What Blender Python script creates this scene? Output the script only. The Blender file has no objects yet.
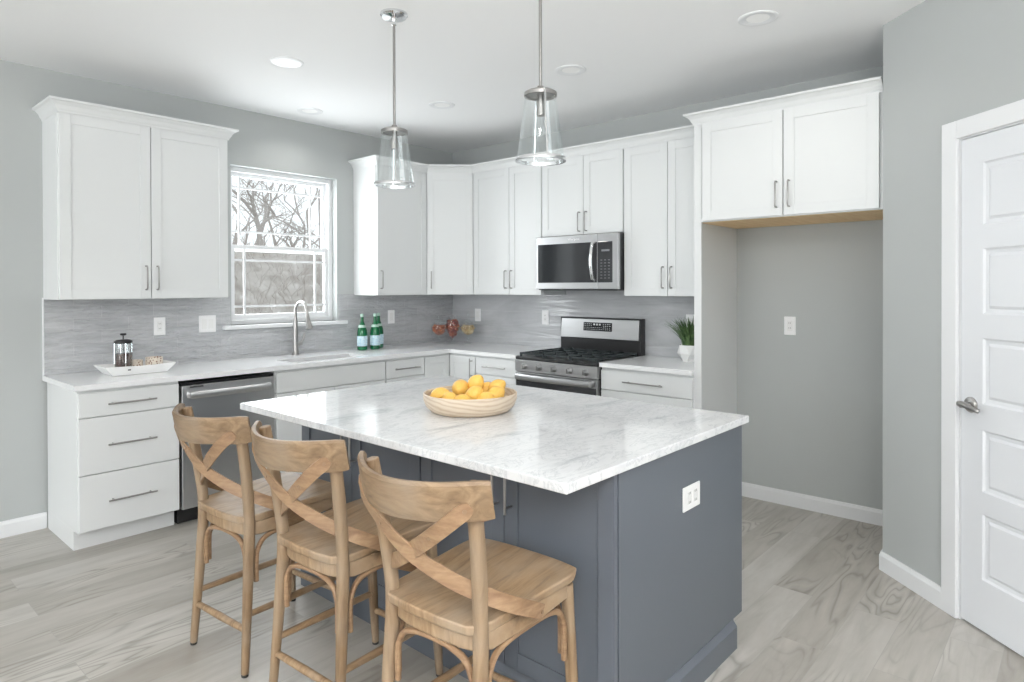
import bpy, bmesh, math, random
from mathutils import Vector, Matrix
C = bpy.context.scene
COL = C.collection
PI = math.pi
random.seed(7)

# ---------------------------------------------------------------- camera
F_PX, YAW, PITCH, ROLL, PY = 652.05, 0.72815, -0.00624, 0.00258, 290.77
CAM = Vector((-4.407, -4.711, 1.4439))
cam = bpy.data.cameras.new('camera'); cam_o = bpy.data.objects.new('camera', cam); COL.objects.link(cam_o)
_f = Vector((math.cos(YAW), math.sin(YAW), 0)); _r = Vector((math.sin(YAW), -math.cos(YAW), 0)); _u = Vector((0, 0, 1))
_F = _f*math.cos(PITCH)+_u*math.sin(PITCH); _U = -_f*math.sin(PITCH)+_u*math.cos(PITCH)
_R2 = _r*math.cos(ROLL)-_U*math.sin(ROLL); _U2 = _r*math.sin(ROLL)+_U*math.cos(ROLL)
M = Matrix((_R2, _U2, -_F)).transposed().to_4x4(); M.translation = CAM
cam_o.matrix_world = M
cam.sensor_width = 36; cam.lens = F_PX/1024*36; cam.shift_y = -(341-PY)/1024; cam.clip_start = .05
C.camera = cam_o
# ---------------------------------------------------------------- light and exposure
vs = C.view_settings
vs.view_transform = 'Standard'; vs.look = 'None'; vs.gamma = 1; vs.use_curve_mapping = False; vs.exposure = 0.0
w = bpy.data.worlds.new('overcast_sky'); C.world = w; w.use_nodes = True
w.node_tree.nodes['Background'].inputs['Color'].default_value = (.93, .97, 1, 1)
C.cycles.max_bounces = 12; C.cycles.diffuse_bounces = 6; C.cycles.transparent_max_bounces = 24; C.cycles.sample_clamp_indirect = 6
def area(name, loc, rot, sx, sy, power, col=(1, 1, 1), spread=PI):
    l = bpy.data.lights.new(name, 'AREA'); l.shape = 'RECTANGLE'; l.size = sx; l.size_y = sy; l.energy = power; l.color = col; l.spread = spread
    o = bpy.data.objects.new(name, l); o.location = loc; o.rotation_euler = rot; COL.objects.link(o); return o
POWER = dict(rear=30, side=128, up=520, can=9.5, win=26, sky=1.35)
w.node_tree.nodes['Background'].inputs['Strength'].default_value = POWER['sky']
# daylight coming in through the windows of the great room behind the photographer
area('daylight_rear', (-5.3, -9.05, 1.25), (PI/2, 0, 0), 5.6, 2.2, POWER['rear'], (.97, .985, 1))
area('daylight_side', (-9.05, -2.3, 1.4), (PI/2, 0, -PI/2), 4.0, 2.3, POWER['side'], (.95, .98, 1))
# added fill lamp, out of view, bounced off the ceiling to brighten the kitchen
area('ceiling_bounce_fill', (-5.6, -6.2, 1.9), (PI, 0, 0), 1.2, 1.2, POWER['up'], (1, .99, .98))
area('daylight_kitchen_window', (-1.76, .16, 1.76), (-PI/2, 0, 0), .84, 1.1, POWER['win'], (.95, .98, 1))
CANS = [(-2.429, -1.189), (-1.766, -.338), (-1.212, -1.188), (-1.2, -2.337), (-1.203, -3.478)]
for cx, cy in CANS:
    l = bpy.data.lights.new('can_lamp', 'SPOT'); l.energy = POWER['can']; l.spot_size = 2.5; l.spot_blend = .7; l.shadow_soft_size = .05; l.color = (1, .98, .95)
    o = bpy.data.objects.new('can_lamp', l); o.location = (cx, cy, 2.761-.012); COL.objects.link(o)

# ---------------------------------------------------------------- materials
def mat(name, col=(.8, .8, .8), rough=.5, metal=0, spec=.5, coat=0):
    m = bpy.data.materials.new(name); m.use_nodes = True
    b = m.node_tree.nodes['Principled BSDF']
    b.inputs['Base Color'].default_value = (*col, 1); b.inputs['Roughness'].default_value = rough
    b.inputs['Metallic'].default_value = metal; b.inputs['Specular IOR Level'].default_value = spec
    b.inputs['Coat Weight'].default_value = coat
    return m
class NT:
    def __init__(s, m): s.t = m.node_tree; s.b = s.t.nodes['Principled BSDF']
    def n(s, kind, **kw):
        x = s.t.nodes.new(kind)
        for k, v in kw.items():
            if k in x.inputs.keys(): x.inputs[k].default_value = v
            else: setattr(x, k, v)
        return x
    def l(s, a, b): s.t.links.new(a, b)
    def coords(s, scale=(1, 1, 1), rot=(0, 0, 0), loc=(0, 0, 0), kind='Object'):
        tc = s.n('ShaderNodeTexCoord'); mp = s.n('ShaderNodeMapping')
        mp.inputs['Scale'].default_value = scale; mp.inputs['Rotation'].default_value = rot; mp.inputs['Location'].default_value = loc
        s.l(tc.outputs[kind], mp.inputs['Vector']); return mp.outputs['Vector']
    def ramp(s, src, stops):
        r = s.n('ShaderNodeValToRGB'); e = r.color_ramp.elements
        while len(e) < len(stops): e.new(.5)
        for i, (p, c) in enumerate(stops): e[i].position = p; e[i].color = (*c, 1) if len(c) == 3 else c
        s.l(src, r.inputs['Fac']); return r.outputs['Color']
    def noise(s, vec, scale=5, detail=4, rough=.55, dist=0):
        x = s.n('ShaderNodeTexNoise'); x.inputs['Scale'].default_value = scale; x.inputs['Detail'].default_value = detail
        x.inputs['Roughness'].default_value = rough; x.inputs['Distortion'].default_value = dist
        s.l(vec, x.inputs['Vector']); return x.outputs['Fac']
    def mix(s, a, b, fac=.5, mode='MIX'):
        x = s.n('ShaderNodeMix'); x.data_type = 'RGBA'; x.blend_type = mode
        for v, i in ((fac, 0), (a, 6), (b, 7)):
            if hasattr(v, 'is_output'): s.l(v, x.inputs[i])
            else: x.inputs[i].default_value = v if i == 0 else (*v, 1)
        return x.outputs[2]
    def bump(s, h, strength=.1, dist=.01):
        x = s.n('ShaderNodeBump'); x.inputs['Strength'].default_value = strength; x.inputs['Distance'].default_value = dist
        s.l(h, x.inputs['Height']); s.l(x.outputs['Normal'], s.b.inputs['Normal'])
def paint(name, col, rough=.55, bump=.03, scale=140):
    m = mat(name, col, rough); n = NT(m); v = n.coords()
    n.bump(n.noise(v, scale, 2), bump, .004); return m
WALL = paint('grey_wall_paint', (.445, .465, .46), .6)
CEIL = paint('white_ceiling_paint', (.89, .895, .90), .8)
WHITE = paint('white_cabinet_paint', (.745, .76, .76), .35, .01, 60)
TRIM = paint('white_trim_paint', (.79, .80, .81), .35, .01, 60)
DOORW = paint('white_door_paint', (.75, .765, .79), .4, .01, 60)
ISL = paint('slate_island_paint', (.098, .111, .131), .36, .012, 60)
VINYL = mat('white_vinyl', (.84, .85, .86), .4)
PLATE = mat('white_plastic', (.88, .88, .88), .35)
SLOT = mat('dark_slot', (.05, .05, .05), .6)
NICK = mat('brushed_nickel', (.38, .37, .36), .3, 1)
CHROME = mat('polished_chrome', (.78, .79, .80), .08, 1)
BLACK = mat('black_enamel', (.012, .012, .013), .3)
IRON = mat('cast_iron', (.022, .03, .032), .55)
BGLASS = mat('black_glass', (.02, .022, .025), .04, 0, .6)
RUBBER = mat('black_rubber', (.02, .02, .02), .7)
CERAM = mat('white_ceramic', (.86, .86, .85), .25)
def steel(nm='stainless_steel', v_=.60):
    m = mat(nm, (v_, v_, v_*1.008), .34, 1); n = NT(m); v = n.coords((2, 2, 300))
    n.bump(n.noise(v, 1, 2), .03, .002); return m
STEEL = steel('stainless_steel_dishwasher', .66)  # same steel, made paler in colour to offset the dark reflections here
STEEL2 = steel('stainless_steel', .44)  # same steel, darkened in colour to offset bright room reflections
def raw_wood():
    m = mat('raw_plywood', (.7, .5, .3), .6); n = NT(m); v = n.coords((18, 1.6, 18))
    n.l(n.ramp(n.noise(v, 2, 4), [(.3, (.78, .53, .27)), (.7, (.90, .67, .40))]), n.b.inputs['Base Color']); return m
PLY = raw_wood()
def stool_wood(nm='weathered_oak', sc=(3.2, 24, 4), k=1.0):
    m = mat(nm, (.5, .36, .22), .5); n = NT(m)
    v = n.coords(sc); g = n.noise(v, 1.4, 6, .65, .8)
    big = n.noise(n.coords((5, 5, 5)), 1, 3)
    c = n.ramp(g, [(q, tuple(k*z for z in cc)) for q, cc in ((.24, (.09, .053, .027)), (.43, (.24, .153, .082)), (.56, (.315, .21, .12)), (.75, (.405, .285, .172)))])
    c2 = n.mix(c, (.36*k, .295*k, .225*k), n.ramp(big, [(.42, (0, 0, 0)), (.68, (.55, .55, .55))]))
    n.l(c2, n.b.inputs['Base Color']); n.bump(g, .12, .003); return m
OAK = stool_wood()
OAK_LEG = stool_wood('weathered_oak_legs', (16, 16, 1.8), .80)
OAK_RAIL = stool_wood('weathered_oak_rail', (20, 2.6, 20), .74)
def strap_wood():
    m = mat('bent_ash', (.47, .31, .18), .45); n = NT(m)
    g = n.noise(n.coords((8, 8, 30)), 1.4, 5, .6, .5)
    n.l(n.ramp(g, [(.3, (.18, .10, .052)), (.7, (.33, .215, .123))]), n.b.inputs['Base Color']); return m
ASH = strap_wood()
BRASS = mat('aged_rivet', (.25, .17, .11), .45, .6)
def bowl_wood():
    m = mat('pale_wood', (.7, .58, .45), .5); n = NT(m)
    wv = n.n('ShaderNodeTexWave'); wv.wave_type = 'RINGS'; wv.inputs['Scale'].default_value = 5; wv.inputs['Distortion'].default_value = 6; wv.inputs['Detail'].default_value = 3
    n.l(n.coords((1.2, 1.2, 4), (.4, .5, 0)), wv.inputs['Vector'])
    n.l(n.ramp(wv.outputs['Fac'], [(0, (.68, .58, .46)), (.65, (.64, .53, .41)), (1, (.54, .42, .30))]), n.b.inputs['Base Color']); return m
PALE = bowl_wood()
def marble(name, rot, amt=1.0):
    m = mat(name, (.85, .86, .87), .09, 0, .55); n = NT(m)
    v = n.coords((1, 3.2, 1), (0, 0, rot)); v2 = n.coords((1.6, 4.5, 2), (0, 0, rot))
    a = n.noise(v, 1.5, 8, .62, 1.2); b = n.noise(v2, 2.6, 9, .68, 1.9); fine = n.noise(n.coords((3, 9, 3), (0, 0, rot)), 4, 6, .7, 1)
    c1 = n.ramp(a, [(.30, (.58, .60, .625)), (.43, (.81, .82, .832)), (.6, (.85, .856, .863)), (.85, (.78, .79, .80))])
    k = n.ramp(b, [(.47, (1, 1, 1)), (.495, (.66, .68, .70)), (.52, (1, 1, 1))])
    f = n.ramp(fine, [(.3, (.78, .79, .80)), (.5, (1, 1, 1))])
    c = n.mix(c1, k, .62*amt, 'MULTIPLY'); c = n.mix(c, f, .42*amt, 'MULTIPLY')
    if amt < 1: c = n.mix(c, (.90, .905, .91), .7)
    n.l(c, n.b.inputs['Base Color']); return m
MARB = marble('white_marble', -.85)
QUARTZ = marble('white_quartz', .3, .55)
def tile(name, rot):
    m = mat(name, (.4, .41, .42), .12, 0, .6); n = NT(m)
    v = n.coords((1, 1, 1), rot)
    br = n.n('ShaderNodeTexBrick'); br.offset = .5
    br.inputs['Scale'].default_value = 1; br.inputs['Brick Width'].default_value = .305; br.inputs['Row Height'].default_value = .0785
    br.inputs['Mortar Size'].default_value = .0016; br.inputs['Mortar Smooth'].default_value = .2; br.inputs['Bias'].default_value = 0
    br.inputs['Color1'].default_value = (.455, .463, .475, 1); br.inputs['Color2'].default_value = (.50, .508, .515, 1); br.inputs['Mortar'].default_value = (.57, .57, .575, 1)
    n.l(v, br.inputs['Vector'])
    mp = n.n('ShaderNodeMapping'); mp.inputs['Scale'].default_value = (3.2, 22, 1); n.l(v, mp.inputs['Vector'])
    st = n.noise(mp.outputs['Vector'], 1.3, 5, .6, 1.2)
    c = n.mix(br.outputs['Color'], n.ramp(st, [(.3, (.86, .86, .87)), (.7, (1.15, 1.15, 1.16))]), 1, 'MULTIPLY')
    n.l(c, n.b.inputs['Base Color'])
    mp2 = n.n('ShaderNodeMapping'); mp2.inputs['Scale'].default_value = (10, 30, 1); mp2.inputs['Rotation'].default_value = (0, 0, .35); n.l(v, mp2.inputs['Vector'])
    wv = n.noise(mp2.outputs['Vector'], 1.1, 2, .5, 1.5)
    ad = n.n('ShaderNodeMath', operation='MULTIPLY_ADD'); n.l(br.outputs['Fac'], ad.inputs[0]); ad.inputs[1].default_value = -.25; n.l(wv, ad.inputs[2])
    n.bump(ad.outputs[0], 1, .014); return m
TILE_W = tile('wavy_grey_tile_window', (PI/2, 0, 0))
TILE_R = tile('wavy_grey_tile_range', (PI/2, 0, PI/2))
def floor_mat():
    m = mat('grey_vinyl_plank', (.4, .38, .35), .36, 0, .4); n = NT(m)
    v = n.coords()
    br = n.n('ShaderNodeTexBrick'); br.offset = .37; br.offset_frequency = 2
    for k, x in (('Scale', 1), ('Brick Width', 1.22), ('Row Height', .178), ('Mortar Size', .0012), ('Mortar Smooth', .1), ('Bias', 0)): br.inputs[k].default_value = x
    br.inputs['Color1'].default_value = (0, 0, 0, 1); br.inputs['Color2'].default_value = (1, 1, 1, 1); br.inputs['Mortar'].default_value = (.5, .5, .5, 1)
    n.l(v, br.inputs['Vector'])
    off = n.n('ShaderNodeVectorMath', operation='MULTIPLY_ADD'); off.inputs[1].default_value = (13.7, 7.1, 5.3)
    n.l(br.outputs['Color'], off.inputs[0]); n.l(v, off.inputs[2])
    mp = n.n('ShaderNodeMapping'); mp.inputs['Scale'].default_value = (.9, 7, 1); n.l(off.outputs[0], mp.inputs['Vector'])
    g = n.noise(mp.outputs['Vector'], 2.2, 7, .62, .6)
    mp3 = n.n('ShaderNodeMapping'); mp3.inputs['Scale'].default_value = (.75, 4.6, 1); n.l(off.outputs[0], mp3.inputs['Vector'])
    con = n.noise(mp3.outputs['Vector'], 1.5, 2, .35, .45)
    ml = n.n('ShaderNodeMath', operation='MULTIPLY'); n.l(con, ml.inputs[0]); ml.inputs[1].default_value = 24
    pp = n.n('ShaderNodeMath', operation='PINGPONG'); n.l(ml.outputs[0], pp.inputs[0]); pp.inputs[1].default_value = 1
    mask = n.ramp(n.noise(off.outputs[0], .9, 2), [(.48, (0, 0, 0)), (.57, (1, 1, 1))])
    base = n.ramp(br.outputs['Color'], [(0, (.355, .333, .298)), (.5, (.41, .39, .355)), (1, (.47, .453, .42))])
    gr = n.ramp(g, [(.25, (.76, .75, .73)), (.5, (.98, .98, .98)), (.75, (1.13, 1.13, 1.14))])
    c = n.mix(base, gr, .8, 'MULTIPLY')
    cw = n.ramp(pp.outputs[0], [(0, (.66, .65, .63)), (.34, (1, 1, 1)), (1, (1.13, 1.13, 1.13))])
    mm = n.n('ShaderNodeMath', operation='MULTIPLY'); n.l(mask, mm.inputs[0]); mm.inputs[1].default_value = .9
    c = n.mix(c, cw, mm.outputs[0], 'MULTIPLY')
    blot = n.ramp(n.noise(n.coords((1, 2.2, 1)), 1.6, 4, .6), [(.3, (.80, .785, .76)), (.5, (1, 1, 1)), (.7, (1.1, 1.1, 1.1))])
    c = n.mix(c, blot, .7, 'MULTIPLY'); c = n.mix(c, (.36, .345, .32), br.outputs['Fac'])
    n.l(c, n.b.inputs['Base Color']); n.bump(g, .08, .003); return m
FLOOR = floor_mat()
def thin_glass(name, col=(1, 1, 1), rough=.02, refl=.06, edge=.5):
    m = bpy.data.materials.new(name); m.use_nodes = True; t = m.node_tree; t.nodes.remove(t.nodes['Principled BSDF'])
    out = t.nodes['Material Output']; tr = t.nodes.new('ShaderNodeBsdfTransparent'); tr.inputs['Color'].default_value = (*col, 1)
    gl = t.nodes.new('ShaderNodeBsdfGlossy'); gl.inputs['Roughness'].default_value = rough; gl.inputs['Color'].default_value = (.95, .97, .97, 1)
    lw = t.nodes.new('ShaderNodeLayerWeight'); lw.inputs['Blend'].default_value = .25
    ma = t.nodes.new('ShaderNodeMath'); ma.operation = 'MULTIPLY_ADD'; ma.inputs[1].default_value = edge; ma.inputs[2].default_value = refl
    t.links.new(lw.outputs['Facing'], ma.inputs[0])
    mx = t.nodes.new('ShaderNodeMixShader'); t.links.new(ma.outputs[0], mx.inputs[0]); t.links.new(tr.outputs[0], mx.inputs[1]); t.links.new(gl.outputs[0], mx.inputs[2])
    t.links.new(mx.outputs[0], out.inputs['Surface']); return m
PANE = thin_glass('window_glass', (.98, .99, .99), .0, .03, .15)
SHADE = thin_glass('clear_shade_glass', (.985, .992, .992), .04, .03, .28)
JAR = thin_glass('clear_jar_glass', (.97, .98, .98), .05, .045, .36)
def green_glass():
    m = mat('green_bottle_glass', (.0, .16, .055), .06, 0, .6); b = m.node_tree.nodes['Principled BSDF']; b.inputs['Transmission Weight'].default_value = .35; return m
GREEN = green_glass()
def emit(name, col, s):
    m = mat(name, col, .4); b = m.node_tree.nodes['Principled BSDF']; b.inputs['Emission Color'].default_value = (*col, 1); b.inputs['Emission Strength'].default_value = s; return m
LENS = emit('light_lens', (.9, .9, .89), .05)

# ---------------------------------------------------------------- mesh helpers
class MB:
    def __init__(s): s.bm = bmesh.new()
    def box(s, a, b):
        x0, x1 = sorted((a[0], b[0])); y0, y1 = sorted((a[1], b[1])); z0, z1 = sorted((a[2], b[2]))
        v = [s.bm.verts.new(p) for p in ((x0, y0, z0), (x1, y0, z0), (x1, y1, z0), (x0, y1, z0), (x0, y0, z1), (x1, y0, z1), (x1, y1, z1), (x0, y1, z1))]
        for f in ((3, 2, 1, 0), (4, 5, 6, 7), (0, 1, 5, 4), (1, 2, 6, 5), (2, 3, 7, 6), (3, 0, 4, 7)): s.bm.faces.new([v[i] for i in f])
        return s
    def prism(s, pts, z0, z1):
        # pts: counter-clockwise outline
        lo = [s.bm.verts.new((p[0], p[1], z0)) for p in pts]; hi = [s.bm.verts.new((p[0], p[1], z1)) for p in pts]
        n = len(pts); s.bm.faces.new(lo[::-1]); s.bm.faces.new(hi)
        for i in range(n): s.bm.faces.new((lo[i], lo[(i+1) % n], hi[(i+1) % n], hi[i]))
        return s
    def rings(s, rings, cap=True, closed=False):
        R = [[s.bm.verts.new(p) for p in r] for r in rings]; n = len(R[0])
        m = len(R) if closed else len(R)-1
        for i in range(m):
            a, b = R[i], R[(i+1) % len(R)]
            for j in range(n): s.bm.faces.new((a[j], a[(j+1) % n], b[(j+1) % n], b[j]))
        if cap and not closed:
            s.bm.faces.new(R[0][::-1]); s.bm.faces.new(R[-1])
        return s
    def lathe(s, prof, c=(0, 0, 0), seg=32, cap=True, closed=False):
        rs = []
        for r, z in prof:
            r = max(r, .0004); rs.append([(c[0]+r*math.cos(2*PI*k/seg), c[1]+r*math.sin(2*PI*k/seg), c[2]+z) for k in range(seg)])
        return s.rings(rs, cap, closed)
    def tube(s, pts, rad, seg=12, sq=0, squash=None):
        pts = [Vector(p) for p in pts]; n = len(pts)
        rad = rad if isinstance(rad, (list, tuple)) else [rad]*n
        T = [(pts[min(i+1, n-1)]-pts[max(i-1, 0)]).normalized() for i in range(n)]
        up = Vector((0, 0, 1)) if abs(T[0].z) < .9 else Vector((1, 0, 0))
        nrm = (up-T[0]*up.dot(T[0])).normalized(); rs = []
        for i in range(n):
            nrm = (nrm-T[i]*nrm.dot(T[i])).normalized(); bi = T[i].cross(nrm)
            ring = []
            for k in range(seg):
                a = 2*PI*k/seg; ca, sa = math.cos(a), math.sin(a)
                if sq: # rounded square section
                    p = (abs(ca)**4+abs(sa)**4)**-.25; p = 1+(p-1)*sq; ca, sa = ca*p, sa*p
                if squash: ca, sa = ca*squash[0], sa*squash[1]
                ring.append(pts[i]+(nrm*ca+bi*sa)*rad[i])
            rs.append(ring)
        return s.rings(rs)
    def ribbon(s, pts, normals, wid, th):
        pts = [Vector(p) for p in pts]; n = len(pts); rs = []
        for i in range(n):
            t = (pts[min(i+1, n-1)]-pts[max(i-1, 0)]).normalized(); nn = Vector(normals[i]); nn = (nn-t*nn.dot(t)).normalized(); b = t.cross(nn)
            ww = wid[i]/2 if isinstance(wid, list) else wid/2
            rs.append([pts[i]+b*ww+nn*th/2, pts[i]-b*ww+nn*th/2, pts[i]-b*ww-nn*th/2, pts[i]+b*ww-nn*th/2])
        return s.rings(rs)
    def sweep(s, path, prof, side=1):
        # path in plan; prof is a list of (offset to the right of the path, z)
        P = [Vector((p[0], p[1])) for p in path]; n = len(P); rs = []
        for i in range(n):
            d0 = (P[i]-P[i-1]).normalized() if i else (P[1]-P[0]).normalized()
            d1 = (P[i+1]-P[i]).normalized() if i < n-1 else d0
            n0 = Vector((d0.y, -d0.x)); n1 = Vector((d1.y, -d1.x)); m = (n0+n1).normalized(); k = 1/max(.3, m.dot(n0))
            rs.append([(P[i].x+m.x*o*k*side, P[i].y+m.y*o*k*side, z) for o, z in prof])
        return s.rings(rs)
    def build(s, name, m, parent=None, bevel=0, smooth=False, sub=0, seg=2):
        bmesh.ops.recalc_face_normals(s.bm, faces=s.bm.faces)
        me = bpy.data.meshes.new(name); s.bm.to_mesh(me); s.bm.free()
        o = bpy.data.objects.new(name, me); COL.objects.link(o); me.materials.append(m)
        if smooth:
            for p in me.polygons: p.use_smooth = True
            me.set_sharp_from_angle(angle=math.radians(38))
        if bevel:
            b = o.modifiers.new('bevel', 'BEVEL'); b.width = bevel; b.segments = seg; b.limit_method = 'ANGLE'; b.angle_limit = math.radians(40)
        if sub:
            b = o.modifiers.new('subsurf', 'SUBSURF'); b.levels = sub; b.render_levels = sub
        if parent: o.parent = parent
        return o
def catmull(pts, n=6):
    P = [Vector(p) for p in pts]; P = [P[0]*2-P[1]]+P+[P[-1]*2-P[-2]]; out = []
    for i in range(1, len(P)-2):
        for k in range(n):
            t = k/n; a, b, c, d = P[i-1:i+3]
            out.append(.5*((2*b)+(c-a)*t+(2*a-5*b+4*c-d)*t*t+(3*b-a-3*c+d)*t**3))
    out.append(P[-2]); return out
def tag(o, label=None, cat=None, group=None, kind=None):
    if label: o['label'] = label
    if cat: o['category'] = cat
    if group: o['group'] = group
    if kind: o['kind'] = kind
    return o
def thing(name, label, cat, loc=(0, 0, 0), rz=0, group=None):
    o = bpy.data.objects.new(name, None); COL.objects.link(o); o.location = loc; o.rotation_euler = (0, 0, rz); o.empty_display_size = .1
    return tag(o, label, cat, group)
def copy_tree(o, parent=None):
    c = o.copy(); COL.objects.link(c)
    if parent: c.parent = parent
    for ch in o.children: copy_tree(ch, c)
    return c
def struct(o): o['kind'] = 'structure'; return o

# ---------------------------------------------------------------- room shell
H = 2.761
PW = Vector((-.686, -3.914)); PD = Vector((-.6718, -.7408)); PN = Vector((-.7408, .6718))   # corner pantry wall: start, direction, normal into the room
PEND = 1.50
pe = PW+PD*PEND
struct(MB().prism([(-9.2, -9.2), (.2, -9.2), (.2, .2), (-9.2, .2)], -.1, 0).build('floor', FLOOR))
struct(MB().box((-9.2, -9.2, H), (.2, .2, H+.1)).build('ceiling', CEIL))
WX0, WX1, WZ0, WZ1 = -2.212, -1.316, 1.165, 2.345
b = MB(); b.box((-9.2, 0, 0), (WX0, .16, H)); b.box((WX1, 0, 0), (.2, .16, H)); b.box((WX0, 0, 0), (WX1, .16, WZ0)); b.box((WX0, 0, WZ1), (WX1, .16, H))
struct(b.build('wall_left', WALL))
struct(MB().box((0, PW.y, 0), (.16, 0, H)).build('wall_right', WALL))
# corner pantry: alcove cheek, diagonal wall with the door opening
DS0, DS1, DZ = .50, 1.215, 2.070
def onp(s, d=0): return (PW.x+PD.x*s+PN.x*d, PW.y+PD.y*s+PN.y*d)
def pbox(mb, s0, s1, d0, d1, z0, z1): return mb.prism([onp(s0, d0), onp(s0, d1), onp(s1, d1), onp(s1, d0)], z0, z1)
b = MB(); b.prism([(PW.x, PW.y), onp(0, -.11), (.16, onp(0, -.11)[1]), (.16, PW.y)], 0, H)
pbox(b, 0, DS0-.012, 0, -.11, 0, H); pbox(b, DS1+.012, PEND, 0, -.11, 0, H); pbox(b, DS0-.012, DS1+.012, 0, -.11, DZ+.012, H)
struct(b.build('wall_corner', WALL))
struct(MB().box((pe.x, -9.2, 0), (pe.x+.12, pe.y, H)).build('wall_hall', WALL))
def wall_open(name, axis, c, lo, hi, ops):
    b = MB(); cur = lo
    def bx(u0, u1, z0, z1):
        if axis == 'x': b.box((u0, c, z0), (u1, c-.15, z1))
        else: b.box((c, u0, z0), (c-.15, u1, z1))
    for u0, u1 in ops:
        bx(cur, u0, 0, H); bx(u0, u1, 0, .25); bx(u0, u1, 2.6, H); cur = u1
    bx(cur, hi, 0, H); struct(b.build(name, WALL))
wall_open('wall_rear', 'x', -9.2, -9.2, .2, [(-8.1, -2.5)])
wall_open('wall_side', 'y', -9.2, -9.2, .2, [(-4.4, -.25)])
# baseboards
BB = [(0, 0), (.015, 0), (.015, .075), (.011, .084), (.008, .094), (0, .094)]
struct(MB().sweep([(-9.2, 0), (-3.348, 0)], BB).build('baseboard_left', TRIM))
struct(MB().sweep([(0, -2.902), (0, PW.y), (PW.x, PW.y), onp(.41)], BB).build('baseboard_right', TRIM))
# tile backsplash
b = MB(); b.box((-3.357, -.009, .918), (-.0, 0, WZ0-.03)); b.box((-3.357, -.009, WZ0-.03), (WX0-.012, 0, 1.385)); b.box((WX1+.012, -.009, WZ0-.03), (0, 0, 1.385))
tag(struct(b.build('trim_1', TILE_W)), 'wavy glossy grey tile backsplash under the window and cabinets')
tag(struct(MB().box((-.009, -2.85, .918), (0, -.009, 1.86)).build('trim_2', TILE_R)), 'wavy glossy grey tile backsplash behind the range')
struct(MB().box((-3.364, -.012, .918), (-3.357, 0, 1.385)).build('trim_3', TRIM))
# window
win = bpy.data.objects.new('window_1', None); COL.objects.link(win); win.location = (WX0, .07, WZ0); struct(win); win['label'] = 'white double-hung window over the sink'
ww, wh = WX1-WX0, WZ1-WZ0
def fr(mb, x0, x1, z0, z1, t, y0, y1, tb=None):
    tb = tb or t
    mb.box((x0, y0, z0), (x0+t, y1, z1)); mb.box((x1-t, y0, z0), (x1, y1, z1)); mb.box((x0+t, y0, z0), (x1-t, y1, z0+tb)); mb.box((x0+t, y0, z1-t), (x1-t, y1, z1)); return mb
fr(MB(), 0, ww, 0, wh, .035, 0, .09).build('window_frame', VINYL, win, .003)
ML, MR = .035, ww-.035
zm = .575
def sash(name, z0, z1, y0, y1, t, tb, mus):
    s = fr(MB(), ML, MR, z0, z1, t, y0, y1, tb).build(name, VINYL, win, .002)
    g = MB(); g.box((ML+t, (y0+y1)/2-.002, z0+tb), (MR-t, (y0+y1)/2+.002, z1-t)); g.build('pane', PANE, s)
    m = MB(); yc = (y0+y1)/2-.006; h = .008
    for x in mus[0]: m.box((x-h, yc-.004, z0+tb), (x+h, yc+.003, z1-t))
    for z in mus[1]: m.box((ML+t, yc-.0045, z-h), (MR-t, yc+.0035, z+h))
    m.build('muntin', VINYL, s)
sash('upper_sash', zm-.02, wh-.035, .045, .075, .03, .035, ([.122, .722], [1.035, .702]))
sash('lower_sash', .035, zm+.025, .012, .042, .03, .04, ([.145, .745], [.485, .134]))
MB().box((WX0-.07-WX0, -.115, -.028), (WX1+.075-WX0, -.07, 0)).box((.0, -.07, -.028), (ww, .02, 0)).build('window_sill', TRIM, win, .004)
# pantry door
dr = bpy.data.objects.new('door_1', None); COL.objects.link(dr); dr.location = (PW.x, PW.y, 0); dr.rotation_euler = (0, 0, math.atan2(PD.y, PD.x)); struct(dr); dr['label'] = 'white five panel pantry door in the corner wall'
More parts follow.
